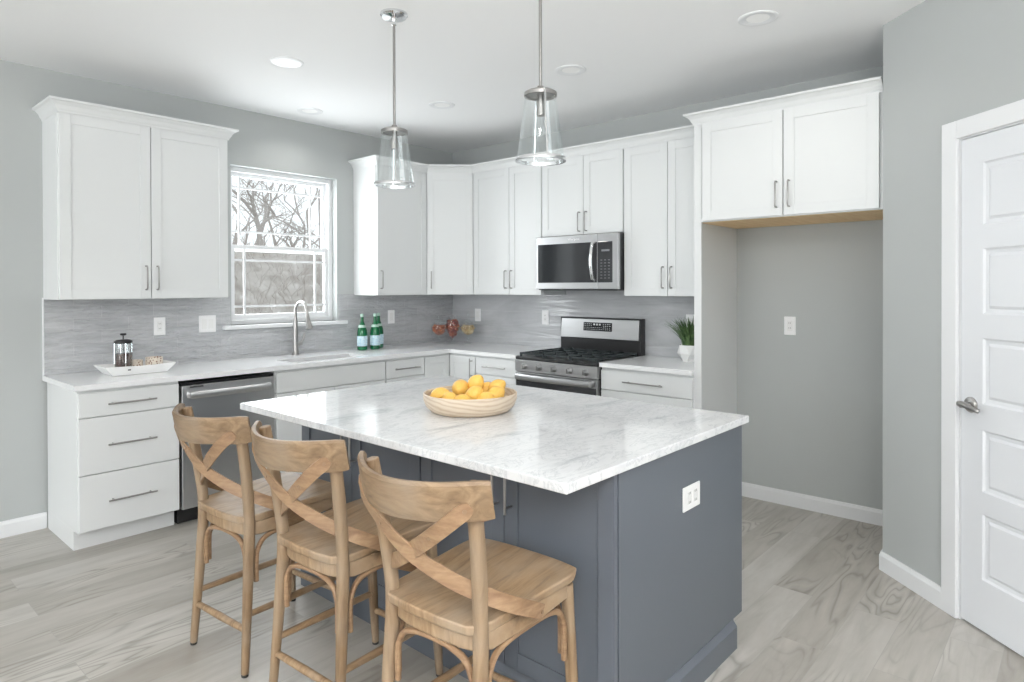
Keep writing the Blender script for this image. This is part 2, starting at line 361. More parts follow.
# local frame: x along the wall, -y into the room
def leaf():
    bm = bmesh.new(); x0, x1 = DS0+.003, DS1-.003; z0, z1 = .012, DZ-.003; t = .035; yf = -.0
    pan = [(.223, .497), (.588, .845), (.953, 1.227), (1.326, 1.599), (1.694, 1.955)]
    px0, px1 = x0+.112, x1-.112
    xs = [x0, px0, px1, x1]; zs = [z0]
    for a, c in pan: zs += [a, c]
    zs.append(z1)
    V = {}
    def v(x, y, z):
        k = (round(x, 5), round(y, 5), round(z, 5))
        if k not in V: V[k] = bm.verts.new((x, y, z))
        return V[k]
    for i in range(3):
        for j in range(len(zs)-1):
            a = (xs[i], zs[j]); c = (xs[i+1], zs[j+1])
            if i == 1 and j % 2 == 1:
                lv = [(0, 0), (.008, .007), (.022, .009), (.034, .003)]
                for q in range(3):
                    o0, d0 = lv[q]; o1, d1 = lv[q+1]
                    A = [(a[0]+o0, a[1]+o0), (c[0]-o0, a[1]+o0), (c[0]-o0, c[1]-o0), (a[0]+o0, c[1]-o0)]
                    B = [(a[0]+o1, a[1]+o1), (c[0]-o1, a[1]+o1), (c[0]-o1, c[1]-o1), (a[0]+o1, c[1]-o1)]
                    for k in range(4):
                        k2 = (k+1) % 4
                        bm.faces.new((v(A[k][0], yf+d0, A[k][1]), v(A[k2][0], yf+d0, A[k2][1]), v(B[k2][0], yf+d1, B[k2][1]), v(B[k][0], yf+d1, B[k][1])))
                o, d = lv[3]
                bm.faces.new((v(a[0]+o, yf+d, a[1]+o), v(c[0]-o, yf+d, a[1]+o), v(c[0]-o, yf+d, c[1]-o), v(a[0]+o, yf+d, c[1]-o)))
            else:
                bm.faces.new((v(a[0], yf, a[1]), v(c[0], yf, a[1]), v(c[0], yf, c[1]), v(a[0], yf, c[1])))
    m = MB(); m.bm.free(); m.bm = bm
    m.box((x0, yf+.012, z0), (x1, yf+t, z1))
    for A, B in (((x0, z0), (x1, z0)), ((x1, z0), (x1, z1)), ((x1, z1), (x0, z1)), ((x0, z1), (x0, z0))):
        bm.faces.new([bm.verts.new(p) for p in ((A[0], yf, A[1]), (B[0], yf, B[1]), (B[0], yf+.012, B[1]), (A[0], yf+.012, A[1]))])
    return m
LEAF = leaf()
LEAF.build('door_leaf', DOORW, dr)
cw = .085
b = MB(); b.box((DS0-.012-.078, -.018, 0), (DS0-.006, 0, DZ+.085)); b.box((DS1+.006, -.018, 0), (DS1+.09, 0, DZ+.085)); b.box((DS0-.006, -.018, DZ+.006), (DS1+.006, 0, DZ+.085))
b.build('door_casing', TRIM, dr, .004)
b = MB(); b.box((DS0-.012, 0, 0), (DS0, .11, DZ+.012)); b.box((DS1, 0, 0), (DS1+.012, .11, DZ+.012)); b.box((DS0, 0, DZ), (DS1, .11, DZ+.012)); b.build('door_jamb', TRIM, dr)
hx, hz = DS0+.058, .94
rosec = Matrix.Rotation(PI/2, 4, 'X')
def ylathe(mb, prof, c, seg=24):
    # profile (radius, distance out of the surface towards -y)
    rs = [[(c[0]+max(r, .0005)*math.cos(2*PI*k/seg), c[1]-d, c[2]+max(r, .0005)*math.sin(2*PI*k/seg)) for k in range(seg)] for r, d in prof]
    return mb.rings(rs)
hd = ylathe(MB(), [(.033, 0), (.033, .006), (.028, .012), (.014, .014), (.0125, .05)], (hx, 0, hz)).build('door_handle', NICK, dr, smooth=True)
MB().tube(catmull([(hx-.008, -.048, hz+.004), (hx+.015, -.056, hz+.006), (hx+.045, -.058, hz+.002), (hx+.075, -.052, hz-.008), (hx+.088, -.044, hz-.012)], 5), [.013]*6+[.0115]*6+[.0095]*9, 12).build('lever', NICK, hd, smooth=True)

# ---------------------------------------------------------------- cabinets (local frame: x along the front, wall at y = 0, front towards -y)
def shaker(name, x0, x1, z0, z1, y, m, parent, st=.057, t=.02):
    """door or drawer front, face at y-t"""
    bm = MB(); d = .006
    bm.box((x0, y, z0), (x0+st, y-t, z1)); bm.box((x1-st, y, z0), (x1, y-t, z1)); bm.box((x0+st, y, z0), (x1-st, y-t, z0+st)); bm.box((x0+st, y, z1-st), (x1-st, y-t, z1))
    bm.box((x0+st-.001, y, z0+st-.001), (x1-st+.001, y-t+d, z1-st+.001))
    return bm.build(name, m, parent, .0012)
def slab(name, x0, x1, z0, z1, y, m, parent, t=.02):
    return MB().box((x0, y, z0), (x1, y-t, z1)).build(name, m, parent, .002)
def pull(parent, x, y, z, L, vert=False, name='handle', off=.032, r=.005):
    b = MB(); h = L/2
    if vert:
        b.tube([(x, y-off, z-h-.012), (x, y-off, z+h+.012)], r, 10)
        for s in (-1, 1): b.tube([(x, y, z+s*h*.86), (x, y-off, z+s*h*.86)], r*.9, 8)
    else:
        b.tube([(x-h-.012, y-off, z), (x+h+.012, y-off, z)], r, 10)
        for s in (-1, 1): b.tube([(x+s*h*.86, y, z), (x+s*h*.86, y-off, z)], r*.9, 8)
    return b.build(name, NICK, parent, smooth=True)
def bow(parent, x, y, z, L, off=.03):
    """slim arched pull, upright"""
    h = L/2
    return MB().tube([(x, y, z-h), (x, y-off*.8, z-h), (x, y-off, z-h*.86), (x, y-off, z+h*.86), (x, y-off*.8, z+h), (x, y, z+h)], .0048, 8).build('handle', NICK, parent, smooth=True)
RW = -PI/2   # range-wall units face -x
UZ0, UZ1, DT = 1.375, 2.46, 2.442
G = .0025
def upper(label, loc, rz, wd, splits, z0=UZ0, z1=UZ1, dep=.31, dt=DT, hand=(), name='wall_cabinet', m=WHITE, left_gap=0, hz=.13):
    t = thing(name, label, 'cabinet', (loc[0], loc[1], z0), rz); g = lambda z: z-z0
    MB().box((0, 0, 0), (wd, -dep, z1-z0)).build('carcass', m, t, .001)
    e = [0]+list(splits)+[wd]
    for i in range(len(e)-1):
        x0 = e[i]+(.006+left_gap if i == 0 else G); x1 = e[i+1]-(.006 if i == len(e)-2 else G)
        d = shaker('door', x0, x1, .003, dt-z0, -dep, m, t)
        if i < len(hand) and hand[i]:
            bow(d, x1-.03 if hand[i] == 'r' else x0+.03, -dep-.02, hz, .145)
    return t
CROWN = [(0, UZ1-.018), (.003, UZ1-.018), (.005, UZ1-.008), (.012, UZ1+.002), (.020, UZ1+.020), (.036, UZ1+.037), (.048, UZ1+.041), (.050, UZ1+.043), (.050, UZ1+.054), (.0, UZ1+.054)]
t = upper('wide white two-door wall cabinet left of the window', (-3.357, 0), 0, .977, [.4885], hand='rl')
def crown(name, path, parent=None, dz=0):
    return MB().sweep(path, [(o, z+dz) for o, z in CROWN]).build(name, WHITE, parent)
crown('crown', [(0, 0), (0, -.332), (.977, -.332), (.977, 0)], t, -UZ0)
upper('narrow white wall cabinet right of the window', (-1.153, 0), 0, .538, [], hand='l')
t = thing('wall_cabinet', 'white diagonal corner wall cabinet with one door', 'cabinet', (0, 0, UZ0))
MB().prism([(0, 0), (-.613, 0), (-.613, -.31), (-.31, -.613), (0, -.613)][::-1], 0, UZ1-UZ0).build('carcass', WHITE, t, .001)
dl = math.hypot(.303, .303)
sub = MB()
dd = shaker('door', .014, dl-.014, .003, DT-UZ0, 0, WHITE, t)
dd.location = (-.613, -.31, 0); dd.rotation_euler = (0, 0, -PI/4)
bow(dd, .05, -.02, .13, .145)
upper('white two-door wall cabinet left of the microwave', (0, -.615), RW, .781, [.429], hand='rl')
upper('short white two-door wall cabinet above the microwave', (0, -1.398), RW, .764, [.408], z0=1.84, hand='rl', hz=.10)
upper('white two-door wall cabinet right of the microwave', (0, -2.162), RW, .688, [.354], hand='rl')
tag(crown('crown_molding', [(-1.153, 0), (-1.153, -.332), (-.615, -.332), (-.332, -.615), (-.332, -2.85)]), 'white crown molding running along the corner wall cabinets', 'molding')
# refrigerator alcove
t = thing('refrigerator_panel', 'tall white side panel between the counter and the refrigerator alcove', 'panel', (0, -2.85, 0))
MB().box((0, 0, 0), (-.59, -.018, 1.84)).box((-.59, 0, 0), (-.61, -.048, 1.84)).build('panel_board', WHITE, t, .001)
t = thing('wall_cabinet', 'deep white two-door cabinet above the refrigerator alcove', 'cabinet', (0, -2.85, 1.84), RW)
fw = 1.05; z0 = 1.84
b = MB(); b.box((0, 0, .02), (fw, -.59, UZ1-z0)); b.build('carcass', WHITE, t, .001)
b = MB(); b.box((.02, -.002, .0), (fw-.02, -.57, .019)); b.build('underside', PLY, t); t.children[-1]['label'] = 'raw plywood underside'
b = MB(); b.box((0, -.59, 0), (.05, -.61, UZ1-z0)); b.box((fw-.03, -.59, 0), (fw, -.61, UZ1-z0)); b.box((.05, -.59, 0), (fw-.03, -.61, .02)); b.box((.05, -.59, DT-z0-.02), (fw-.03, -.61, UZ1-z0)); b.build('face_frame', WHITE, t, .001)
for x0, x1, h in ((.062, .546, 'r'), (.552, 1.034, 'l')):
    d = shaker('door', x0, x1, .006, DT-z0, -.61, WHITE, t)
    bow(d, x1-.032 if h == 'r' else x0+.032, -.63, .125, .145)
MB().sweep([(0, 0), (0, -.612), (fw, -.612)], [(o, z-z0) for o, z in CROWN]).build('crown', WHITE, t)
# base cabinets
BT = .887; CT = .918; TOE = .108
def base(label, loc, rz, wd, fronts, m=WHITE, top=None, dep=.61):
    """fronts: (kind, x0, x1, z0, z1, pull)  pull: None, 'h' or ('v', x)"""
    t = thing('base_cabinet', label, 'cabinet', (loc[0], loc[1], 0), rz)
    cb = MB().box((0, -.024, TOE), (wd, -dep, top or BT))
    if top: cb.box((0, -dep+.02, top), (wd, -dep, BT)).box((0, -.024, top), (.018, -dep+.02, BT)).box((wd-.018, -.024, top), (wd, -dep+.02, BT))
    cb.build('carcass', m, t, .001)
    MB().box((0, -.024, 0), (wd, -dep+.073, TOE)).build('toe_kick', m, t)
    for kd, x0, x1, z0, z1, pl in fronts:
        if kd == 'drawer': f = slab('drawer', x0, x1, z0, z1, -dep, m, t)
        elif kd == 'panel': f = slab('false_front', x0, x1, z0, z1, -dep, m, t)
        else: f = shaker('door', x0, x1, z0, z1, -dep, m, t)
        if pl == 'h': pull(f, (x0+x1)/2, -dep-.02, (z0+z1)/2, .225 if x1-x0 < .6 else .27)
        elif pl: pull(f, pl[1], -dep-.02, pl[2], .14, True)
    return t
w3 = .524
base('white three-drawer base cabinet at the left end of the window wall', (-3.346, 0), 0, w3, [('drawer', .004, w3-.004, .737, .868, 'h'), ('drawer', .004, w3-.004, .424, .731, 'h'), ('drawer', .004, w3-.004, .115, .418, 'h')])
base('white sink base cabinet with a blank front under the sink', (-2.206, 0), 0, .908, [('panel', .006, .902, .732, .868, None), ('door', .006, .452, .115, .726, ('v', .42, .62)), ('door', .456, .902, .115, .726, ('v', .488, .62))], top=.69)
base('narrow white drawer cabinet between sink and corner', (-1.296, 0), 0, .39, [('drawer', .004, .386, .732, .868, 'h'), ('door', .004, .386, .115, .726, ('v', .05, .62))])
t = thing('base_cabinet', 'white corner base cabinet with a folding door', 'cabinet', (0, 0, 0))
MB().prism([(-.024, -.024), (-.905, -.024), (-.905, -.61), (-.61, -.61), (-.61, -.938), (-.024, -.938)][::-1], TOE, BT).build('carcass', WHITE, t, .001)
MB().prism([(-.024, -.024), (-.905, -.024), (-.905, -.54), (-.54, -.54), (-.54, -.938), (-.024, -.938)][::-1], 0, TOE).build('toe_kick', WHITE, t)
d = shaker('door', -.902, -.634, .115, .868, -.61, WHITE, t)
d = shaker('door', .634, .934, .115, .868, -.61, WHITE, t); d.rotation_euler = (0, 0, RW)
pull(d, .904, -.63, .775, .14, True)
def rbase(label, y, wd, hgt):
    return base(label, (0, y), RW, wd, [('drawer', .004, wd-.004, .737, .868, 'h'), ('drawer', .004, wd-.004, .424, .731, 'h'), ('drawer', .004, wd-.004, .115, .418, 'h')])
rbase('white drawer base cabinet left of the range', -.941, .456, 0)
rbase('white drawer base cabinet right of the range', -2.163, .685, 0)
# countertops
def top_l():
    bm = MB(); z0, z1 = BT, CT; sx0, sx1, sy0, sy1 = -2.03, -1.40, -.545, -.30; yw = -.009
    bm.box((-3.366, yw, z0), (sx0, -.647, z1)); bm.box((sx1, yw, z0), (-.647, -.647, z1)); bm.box((sx0, yw, z0), (sx1, sy1, z1)); bm.box((sx0, sy0, z0), (sx1, -.647, z1))
    bm.box((-.647, yw, z0), (yw, -1.394, z1))
    bmesh.ops.remove_doubles(bm.bm, verts=bm.bm.verts, dist=.0001)
    return bm
tag(top_l().build('countertop', QUARTZ), 'white marble-look countertop on the window wall turning the corner to the range', 'countertop')
tag(MB().box((-.647, -2.162, BT), (-.009, -2.85, CT)).build('countertop', QUARTZ, None, .002), 'short white countertop between the range and the tall panel', 'countertop')
t = thing('kitchen_sink', 'undermount steel sink in the window wall counter', 'sink', (-1.715, -.4225, .694))
b = MB(); sx, sy = .311, .119
rs = [[(-sx, -sy, .192), (sx, -sy, .192), (sx, sy, .192), (-sx, sy, .192)], [(-sx+.006, -sy+.006, .19), (sx-.006, -sy+.006, .19), (sx-.006, sy-.006, .19), (-sx+.006, sy-.006, .19)], [(-sx+.02, -sy+.02, .01), (sx-.02, -sy+.02, .01), (sx-.02, sy-.02, .01), (-sx+.02, sy-.02, .01)]]
b.rings(rs, False); b.bm.faces.new([b.bm.verts.new(p) for p in rs[2]]); b.build('basin', mat('dull_steel', (.24, .24, .245), .45, .9), t)
MB().lathe([(.04, .011), (.04, .013), (.03, .013), (.0, .012)], (0, 0, 0), 24).build('drain', CHROME, t, smooth=True)
# faucet
t = thing('faucet', 'brushed nickel gooseneck faucet behind the sink', 'faucet', (-1.747, -.085, CT))
MB().lathe([(.029, 0), (.029, .006), (.024, .012), (.021, .05), (.0195, .17), (.0165, .26), (.0125, .29)], (0, 0, 0), 24).build('body', NICK, t, smooth=True)
arc = [(0, 0, .28), (0, 0, .33)]+[(0, -.085+.085*math.cos(a), .33+.085*math.sin(a)) for a in [PI*k/10 for k in range(1, 10)]]+[(0, -.172, .315)]
MB().tube(arc, .0115, 14).build('spout', NICK, t, smooth=True)
MB().tube([(0, -.172, .318), (0, -.178, .29), (0, -.196, .235), (0, -.202, .212)], [.013, .016, .023, .026], 16).build('spray_head', NICK, t, smooth=True)
MB().tube([(0, 0, .085), (.03, 0, .086), (.052, 0, .088)], [.019, .019, .016], 14).tube([(.044, 0, .085), (.062, -.004, .12), (.074, -.008, .165)], [.011, .0095, .008], 10).build('lever', NICK, t, smooth=True)
# ---------------------------------------------------------------- appliances
t = thing('dishwasher', 'stainless steel dishwasher between the drawer base and the sink base', 'dishwasher', (-2.816, 0, 0))
dw = .603
MB().box((.004, -.03, .10), (dw-.004, -.585, .868)).build('tub', BLACK, t)
MB().box((.008, -.02, .004), (dw-.008, -.55, .10)).build('toe_kick', BLACK, t)
MB().box((.008, -.585, .105), (dw-.004, -.628, .85)).build('door', STEEL, t, .004)
MB().box((.008, -.585, .852), (dw-.004, -.618, .868)).build('control_strip', BLACK, t, .002)
b = MB(); pts = [(.045, -.628, .795), (.05, -.66, .795)]+[(.05+(dw-.095)*k/8, -.662-.012*math.sin(PI*k/8), .795) for k in range(1, 8)]+[(dw-.045, -.66, .795), (dw-.04, -.628, .795)]
b.tube(pts, .017, 12, 0, (1.25, .6)); b.build('handle', STEEL, t, smooth=True)
MB().box((.055, -.627, .836), (.135, -.6292, .846)).build('badge', SLOT, t)
# range
t = thing('gas_range', 'stainless steel gas range with black cooktop below the microwave', 'range', (0, -1.399, 0), RW)
rw = .760
MB().box((.003, -.02, .09), (rw-.003, -.62, .895)).box((.03, -.03, .0), (rw-.03, -.56, .09)).build('body', BLACK, t, .002)
MB().box((.0, -.05, .888), (rw, -.655, .912)).build('cooktop', BLACK, t, .006)
MB().box((.002, -.62, .80), (rw-.002, -.662, .887)).build('control_panel', STEEL2, t, .003)
for k in range(5):
    kn = ylathe(MB(), [(.024, 0), (.024, .008), (.0205, .012), (.019, .03), (.016, .034), (0, .034)], (.10+(rw-.2)*k/4, -.662, .842)).build('knob', STEEL2, t, smooth=True)
    MB().box((.10+(rw-.2)*k/4-.0035, -.694, .825), (.10+(rw-.2)*k/4+.0035, -.702, .859)).build('grip', NICK, kn, .001)
d = MB().box((.004, -.62, .235), (rw-.004, -.66, .795)).build('oven_door', STEEL2, t, .003)
MB().box((.012, -.655, .30), (rw-.012, -.6625, .735)).build('oven_window', BGLASS, d, .002)
pts = [(.04, -.66, .765), (.045, -.70, .765)]+[(.045+(rw-.09)*k/8, -.705-.008*math.sin(PI*k/8), .765) for k in range(1, 8)]+[(rw-.045, -.70, .765), (rw-.04, -.66, .765)]
MB().tube(pts, .021, 12, .5, (1.1, .55)).build('handle', STEEL2, d, smooth=True)
MB().box((.004, -.62, .10), (rw-.004, -.655, .228)).build('storage_drawer', STEEL2, t, .003)
b = MB()
b.prism([(.001, -.015), (.001, -.085), (rw-.001, -.085), (rw-.001, -.015)], .89, 1.195); b.build('backguard', BLACK, t, .004)
bk = MB().rings([[(.012, -.10, 1.03), (rw-.012, -.10, 1.03), (rw-.012, -.08, 1.03), (.012, -.08, 1.03)], [(.012, -.088, 1.185), (rw-.012, -.088, 1.185), (rw-.012, -.075, 1.185), (.012, -.075, 1.185)]]).build('control_face', STEEL2, t, .003)
ds = MB().rings([[(.24, -.0985, 1.09), (.51, -.0985, 1.09), (.51, -.09, 1.09), (.24, -.09, 1.09)], [(.24, -.0925, 1.158), (.51, -.0925, 1.158), (.51, -.085, 1.158), (.24, -.085, 1.158)]]).build('display', BGLASS, bk)
MARK = mat('pale_key_mark', (.55, .57, .58), .5)
b = MB(); rng = random.Random(3)
for r in range(4):
    z = 1.101+r*.014; yy = -.0985+(z-1.09)*.0882-.0006
    for c in range(13):
        x = .252+c*.0195
        if r >= 2 and 4 <= c <= 8: continue
        b.box((x, yy, z), (x+rng.uniform(.006, .012), yy+.001, z+.004))
b.box((.335, -.0945, 1.132), (.352, -.0938, 1.148)); b.box((.362, -.0945, 1.132), (.379, -.0938, 1.148)); b.box((.389, -.0945, 1.132), (.404, -.0938, 1.148))
b.build('key_marks', MARK, t)
for (x0, x1) in ((.03, .262), (.27, .502), (.51, .742)):
    b = MB(); z = .936; r = .006
    for x in (x0, x1): b.box((x-r if x == x1 else x, -.11, z-.007), (x if x == x1 else x+r*2, -.64, z+.006))
    for y in (-.11, -.24, -.37, -.50, -.628): b.box((x0+.004, y, z-.007), (x1-.004, y-.012, z+.006))
    xm = (x0+x1)/2; b.box((xm-r, -.11, z-.005), (xm+r, -.64, z+.008))
    for x in (x0+.006, x1-.006):
        for y in (-.12, -.63): b.box((x-.007, y-.007, .911), (x+.007, y+.007, z))
    b.build('grate', IRON, t, .002)
for x, y, r in ((.146, -.24, .042), (.146, -.50, .05), (.386, -.37, .055), (.626, -.24, .042), (.626, -.50, .05)):
    MB().lathe([(r+.012, 0), (r+.010, .008), (r, .009), (r, .017), (r*.6, .018), (0, .018)], (x, y, .9115), 24).build('burner', IRON, t, smooth=True)
# microwave
t = thing('microwave', 'stainless steel over-the-range microwave hanging above the gas range', 'microwave', (0, -1.399, 1.418), RW)
mw = .766; mh = .415
MB().box((.004, -.005, .0), (mw-.004, -.375, mh)).build('body', BLACK, t, .003)
dx = .588
d = MB().box((0, -.375, .006), (dx-.002, -.405, mh)).build('door', STEEL2, t, .004)
MB().box((.022, -.40, .055), (dx-.004, -.4065, mh-.06)).build('window', BGLASS, d, .002)
pts = [(dx-.026, -.405, .075), (dx-.028, -.432, .085)]+[(dx-.028, -.432-.022*math.sin(PI*k/8), .085+.255*k/8) for k in range(1, 8)]+[(dx-.028, -.432, .34), (dx-.026, -.405, .35)]
MB().tube(pts, .014, 12, 0, (1, 1.0)).build('handle', CHROME, d, smooth=True)
cp = MB().box((dx+.001, -.375, .006), (mw, -.405, mh)).build('control_panel', STEEL2, t, .004)
kp = MB().box((dx+.002, -.40, .055), (mw-.048, -.4065, mh-.06)).build('keypad', BGLASS, cp, .002)
b = MB()
for r in range(7):
    for c in range(3): b.box((dx+.026+c*.033, -.4064, .085+r*.022), (dx+.042+c*.033, -.4069, .090+r*.022))
KM = mat('grey_key_mark', (.2, .21, .22), .5); b.build('key_marks', KM, kp); MB().box((dx+.035, -.4064, .283), (dx+.105, -.4069, .297)).build('clock_display', KM, kp)
MB().box((.03, -.02, -.004), (mw-.03, -.37, .001)).build('vent_grille', IRON, t)
def lettering(name, txt, size, m, parent, loc, rot):
    cu = bpy.data.curves.new(name, 'FONT'); cu.body = txt; cu.size = size; cu.align_x = 'CENTER'; cu.align_y = 'CENTER'; cu.extrude = .0004
    tmp = bpy.data.objects.new(name, cu); COL.objects.link(tmp); dg = bpy.context.evaluated_depsgraph_get()
    me = bpy.data.meshes.new_from_object(tmp.evaluated_get(dg)); bpy.data.objects.remove(tmp)
    me.materials.clear(); me.materials.append(m); o = bpy.data.objects.new(name, me); COL.objects.link(o); o.parent = parent; o.location = loc; o.rotation_euler = rot; return o
lettering('logo', 'Whirlpool', .026, PLATE, t, (.37, -.4056, mh-.03), (PI/2, 0, 0))
# ---------------------------------------------------------------- island
IX0, IX1, IY0, IY1 = -3.010, -1.770, -3.660, -1.792
tag(MB().box((IX0, IY0, .885), (IX1, IY1, .914)).build('island_countertop', MARB, None, .004, seg=3), 'grey-veined white marble countertop on the slate island', 'countertop')
bx0, bx1 = -2.745, -1.786
def island_unit(label, y0, y1, dsp, left=True):
    """y0 > y1; doors on the -x side"""
    L = y0-y1; t = thing('island_cabinet', label, 'cabinet', (bx1, y0, 0), RW)   # local x -> -y, local -y -> -x
    D = -(bx0-bx1)
    MB().box((0, 0, .115), (L-(.03 if y1 < -3 else 0), -D+.02, .884)).build('carcass', ISL, t, .001)
    MB().box((0, -.07, 0), (L, -D+.03, .115)).build('toe_kick', ISL, t)
    for (x0, x1, hx) in dsp:
        d = shaker('door', x0, x1, .135, .874, -D+.02, ISL, t, .06)
        pull(d, hx, -D, .745, .125, True, off=.034)
    return t
island_unit('far slate two-door island cabinet behind the left stool', -1.838, -2.744, [(.042, .446, .416), (.450, .902, .480)])
ia = island_unit('near slate two-door island cabinet behind the right stool', -2.744, -3.630, [(.006, .443, .420), (.447, .893, .480)])
tag(MB().sweep([(bx0+.022, -1.84), (bx0+.022, -3.605)], [(0, 0), (.012, 0), (.012, .10), (.0, .125)], 1).build('island_base_molding', ISL), 'slate base molding along the stool side of the island', 'molding')
t = thing('island_end_panel', 'flat slate end panel of the island carrying an outlet', 'panel', (bx0, -3.636, 0))
pl = bx1-bx0
MB().box((.029, .0, .108), (pl, .013, .885)).build('panel_board', ISL, t, .0015)
MB().box((.03, .004, 0), (pl-.092, .013, .108)).build('panel_foot', ISL, t)
MB().sweep([(.024, .004), (pl-.092, .004)], [(-.004, 0), (.022, 0), (.022, .088), (.006, .108), (-.004, .108)], 1).build('base_molding', ISL, t)
# ---------------------------------------------------------------- outlets
def outlet(label, kind, loc, rz, wd=.074, n=1, hh=.06, rh=.033):
    """local frame: plate in the xz plane, facing -y"""
    t = thing('wall_outlet' if kind != 'rocker' else 'light_switch', label, 'outlet' if kind != 'rocker' else 'switch', loc, rz)
    hw = wd/2
    MB().box((-hw, 0, -hh), (hw, -.006, hh)).build('plate', PLATE, t, .003)
    for i in range(n):
        cx = (i-(n-1)/2)*.046
        r = MB().box((cx-.0165, -.005, -rh), (cx+.0165, -.0085, rh)).build('rocker' if kind == 'rocker' else 'receptacle', CERAM, t, .0015)
        if kind != 'rocker':
            b = MB()
            for s in (-.018, .014):
                for q in (-.006, .004): b.box((cx+q, -.0084, s), (cx+q+.0022, -.0089, s+.008))
            b.build('slots', SLOT, r)
    return t
TW = -.009
outlet('single white outlet on the tile above the tray', 'outlet', (-2.708, TW, 1.183), 0)
outlet('double white switch plate on the tile just left of the window', 'rocker', (-2.39, TW, 1.186), 0, .12, 2)
outlet('white switch plate on the tile right of the green bottles', 'rocker', (-.765, TW, 1.177), 0)
outlet('white switch plate on the tile right of the candy jars', 'rocker', (TW, -.358, 1.177), RW)
outlet('white outlet on the tile just left of the range', 'outlet', (TW, -1.178, 1.177), RW)
outlet('white outlet on the tile half hidden behind the potted grass', 'outlet', (TW, -2.53, 1.18), RW)
outlet('white outlet on the grey wall of the refrigerator alcove', 'outlet', (0, -3.226, 1.183), RW)
outlet('white outlet plate lying sideways on the slate end panel of the island', 'outlet', (-2.243, -3.636, .692), 0, .128, 2, .043, .02)
# ---------------------------------------------------------------- ceiling fixtures
for i, ((x, y), lb) in enumerate(zip(CANS,
        ['recessed ceiling light farthest left, before the left pendant', 'small recessed ceiling light close to the window wall', 'recessed ceiling light between the two pendants', 'recessed ceiling light just right of the right pendant', 'recessed ceiling light farthest right, above the refrigerator alcove'])):
    t = thing('recessed_light', lb, 'ceiling light', (x, y, H), 0, 'recessed ceiling lights')
    MB().lathe([(.094, 0), (.093, -.004), (.086, -.007), (.080, -.0075), (.055, -.002), (.055, 0)], (0, 0, 0), 40).build('trim_ring', TRIM, t, smooth=True)
    MB().lathe([(.0, -.0015), (.055, -.0015), (.055, -.0005), (0, -.0005)], (0, 0, 0), 32).build('lens', LENS, t)
def pendant(label, x, y):
    t = thing('pendant_light', label, 'pendant', (x, y, H), 0, 'glass pendants over the island')
    zt, zb = 2.195-H, 1.936-H
    MB().lathe([(.066, 0), (.066, -.010), (.058, -.018), (.018, -.022), (.012, -.03), (.012, -.055), (.007, -.058)], (0, 0, 0), 36).build('canopy', CHROME, t, smooth=True)
    MB().tube([(0, 0, -.05), (0, 0, zt+.01)], .0065, 12).build('rod', NICK, t, smooth=True)
    MB().lathe([(.012, zt+.03), (.016, zt+.014), (.055, zt+.010), (.064, zt+.004), (.064, zt-.010), (.058, zt-.010), (.058, zt-.002), (.014, zt)], (0, 0, 0), 36).build('cap', NICK, t, smooth=True)
    r0, r1 = .060, .094
    MB().lathe([(r0, zt-.004), (r1, zb+.006), (r1-.003, zb+.006), (r0-.003, zt-.004)], (0, 0, 0), 48, closed=True).build('shade', SHADE, t, smooth=True)
    MB().lathe([(r1-.006, zb+.010), (r1+.003, zb+.010), (r1+.005, zb+.004), (r1+.005, zb-.004), (r1-.006, zb-.004)], (0, 0, 0), 48, closed=True).build('bottom_ring', CHROME, t, smooth=True)
    for k in range(2):
        a = PI*k+.95; c, s = math.cos(a), math.sin(a)
        MB().tube([(c*(r0+.002), s*(r0+.002), zt), (c*(r1+.002), s*(r1+.002), zb)], .0035, 8).build('strut', CHROME, t, smooth=True)
    MB().tube([(0, 0, zt), (0, 0, zt-.03), (0, 0, zt-.032), (0, 0, zt-.085)], [.012, .012, .017, .017], 16).build('socket', NICK, t, smooth=True)
    MB().lathe([(.012, -.085+zt), (.014, -.10+zt), (.028, -.135+zt), (.031, -.155+zt), (.024, -.178+zt), (.0, -.188+zt)], (0, 0, 0), 24).build('bulb', SHADE, t, smooth=True)
pendant('left clear glass pendant above the far end of the island', -2.43, -2.19)
pendant('right clear glass pendant above the middle of the island', -2.43, -3.10)
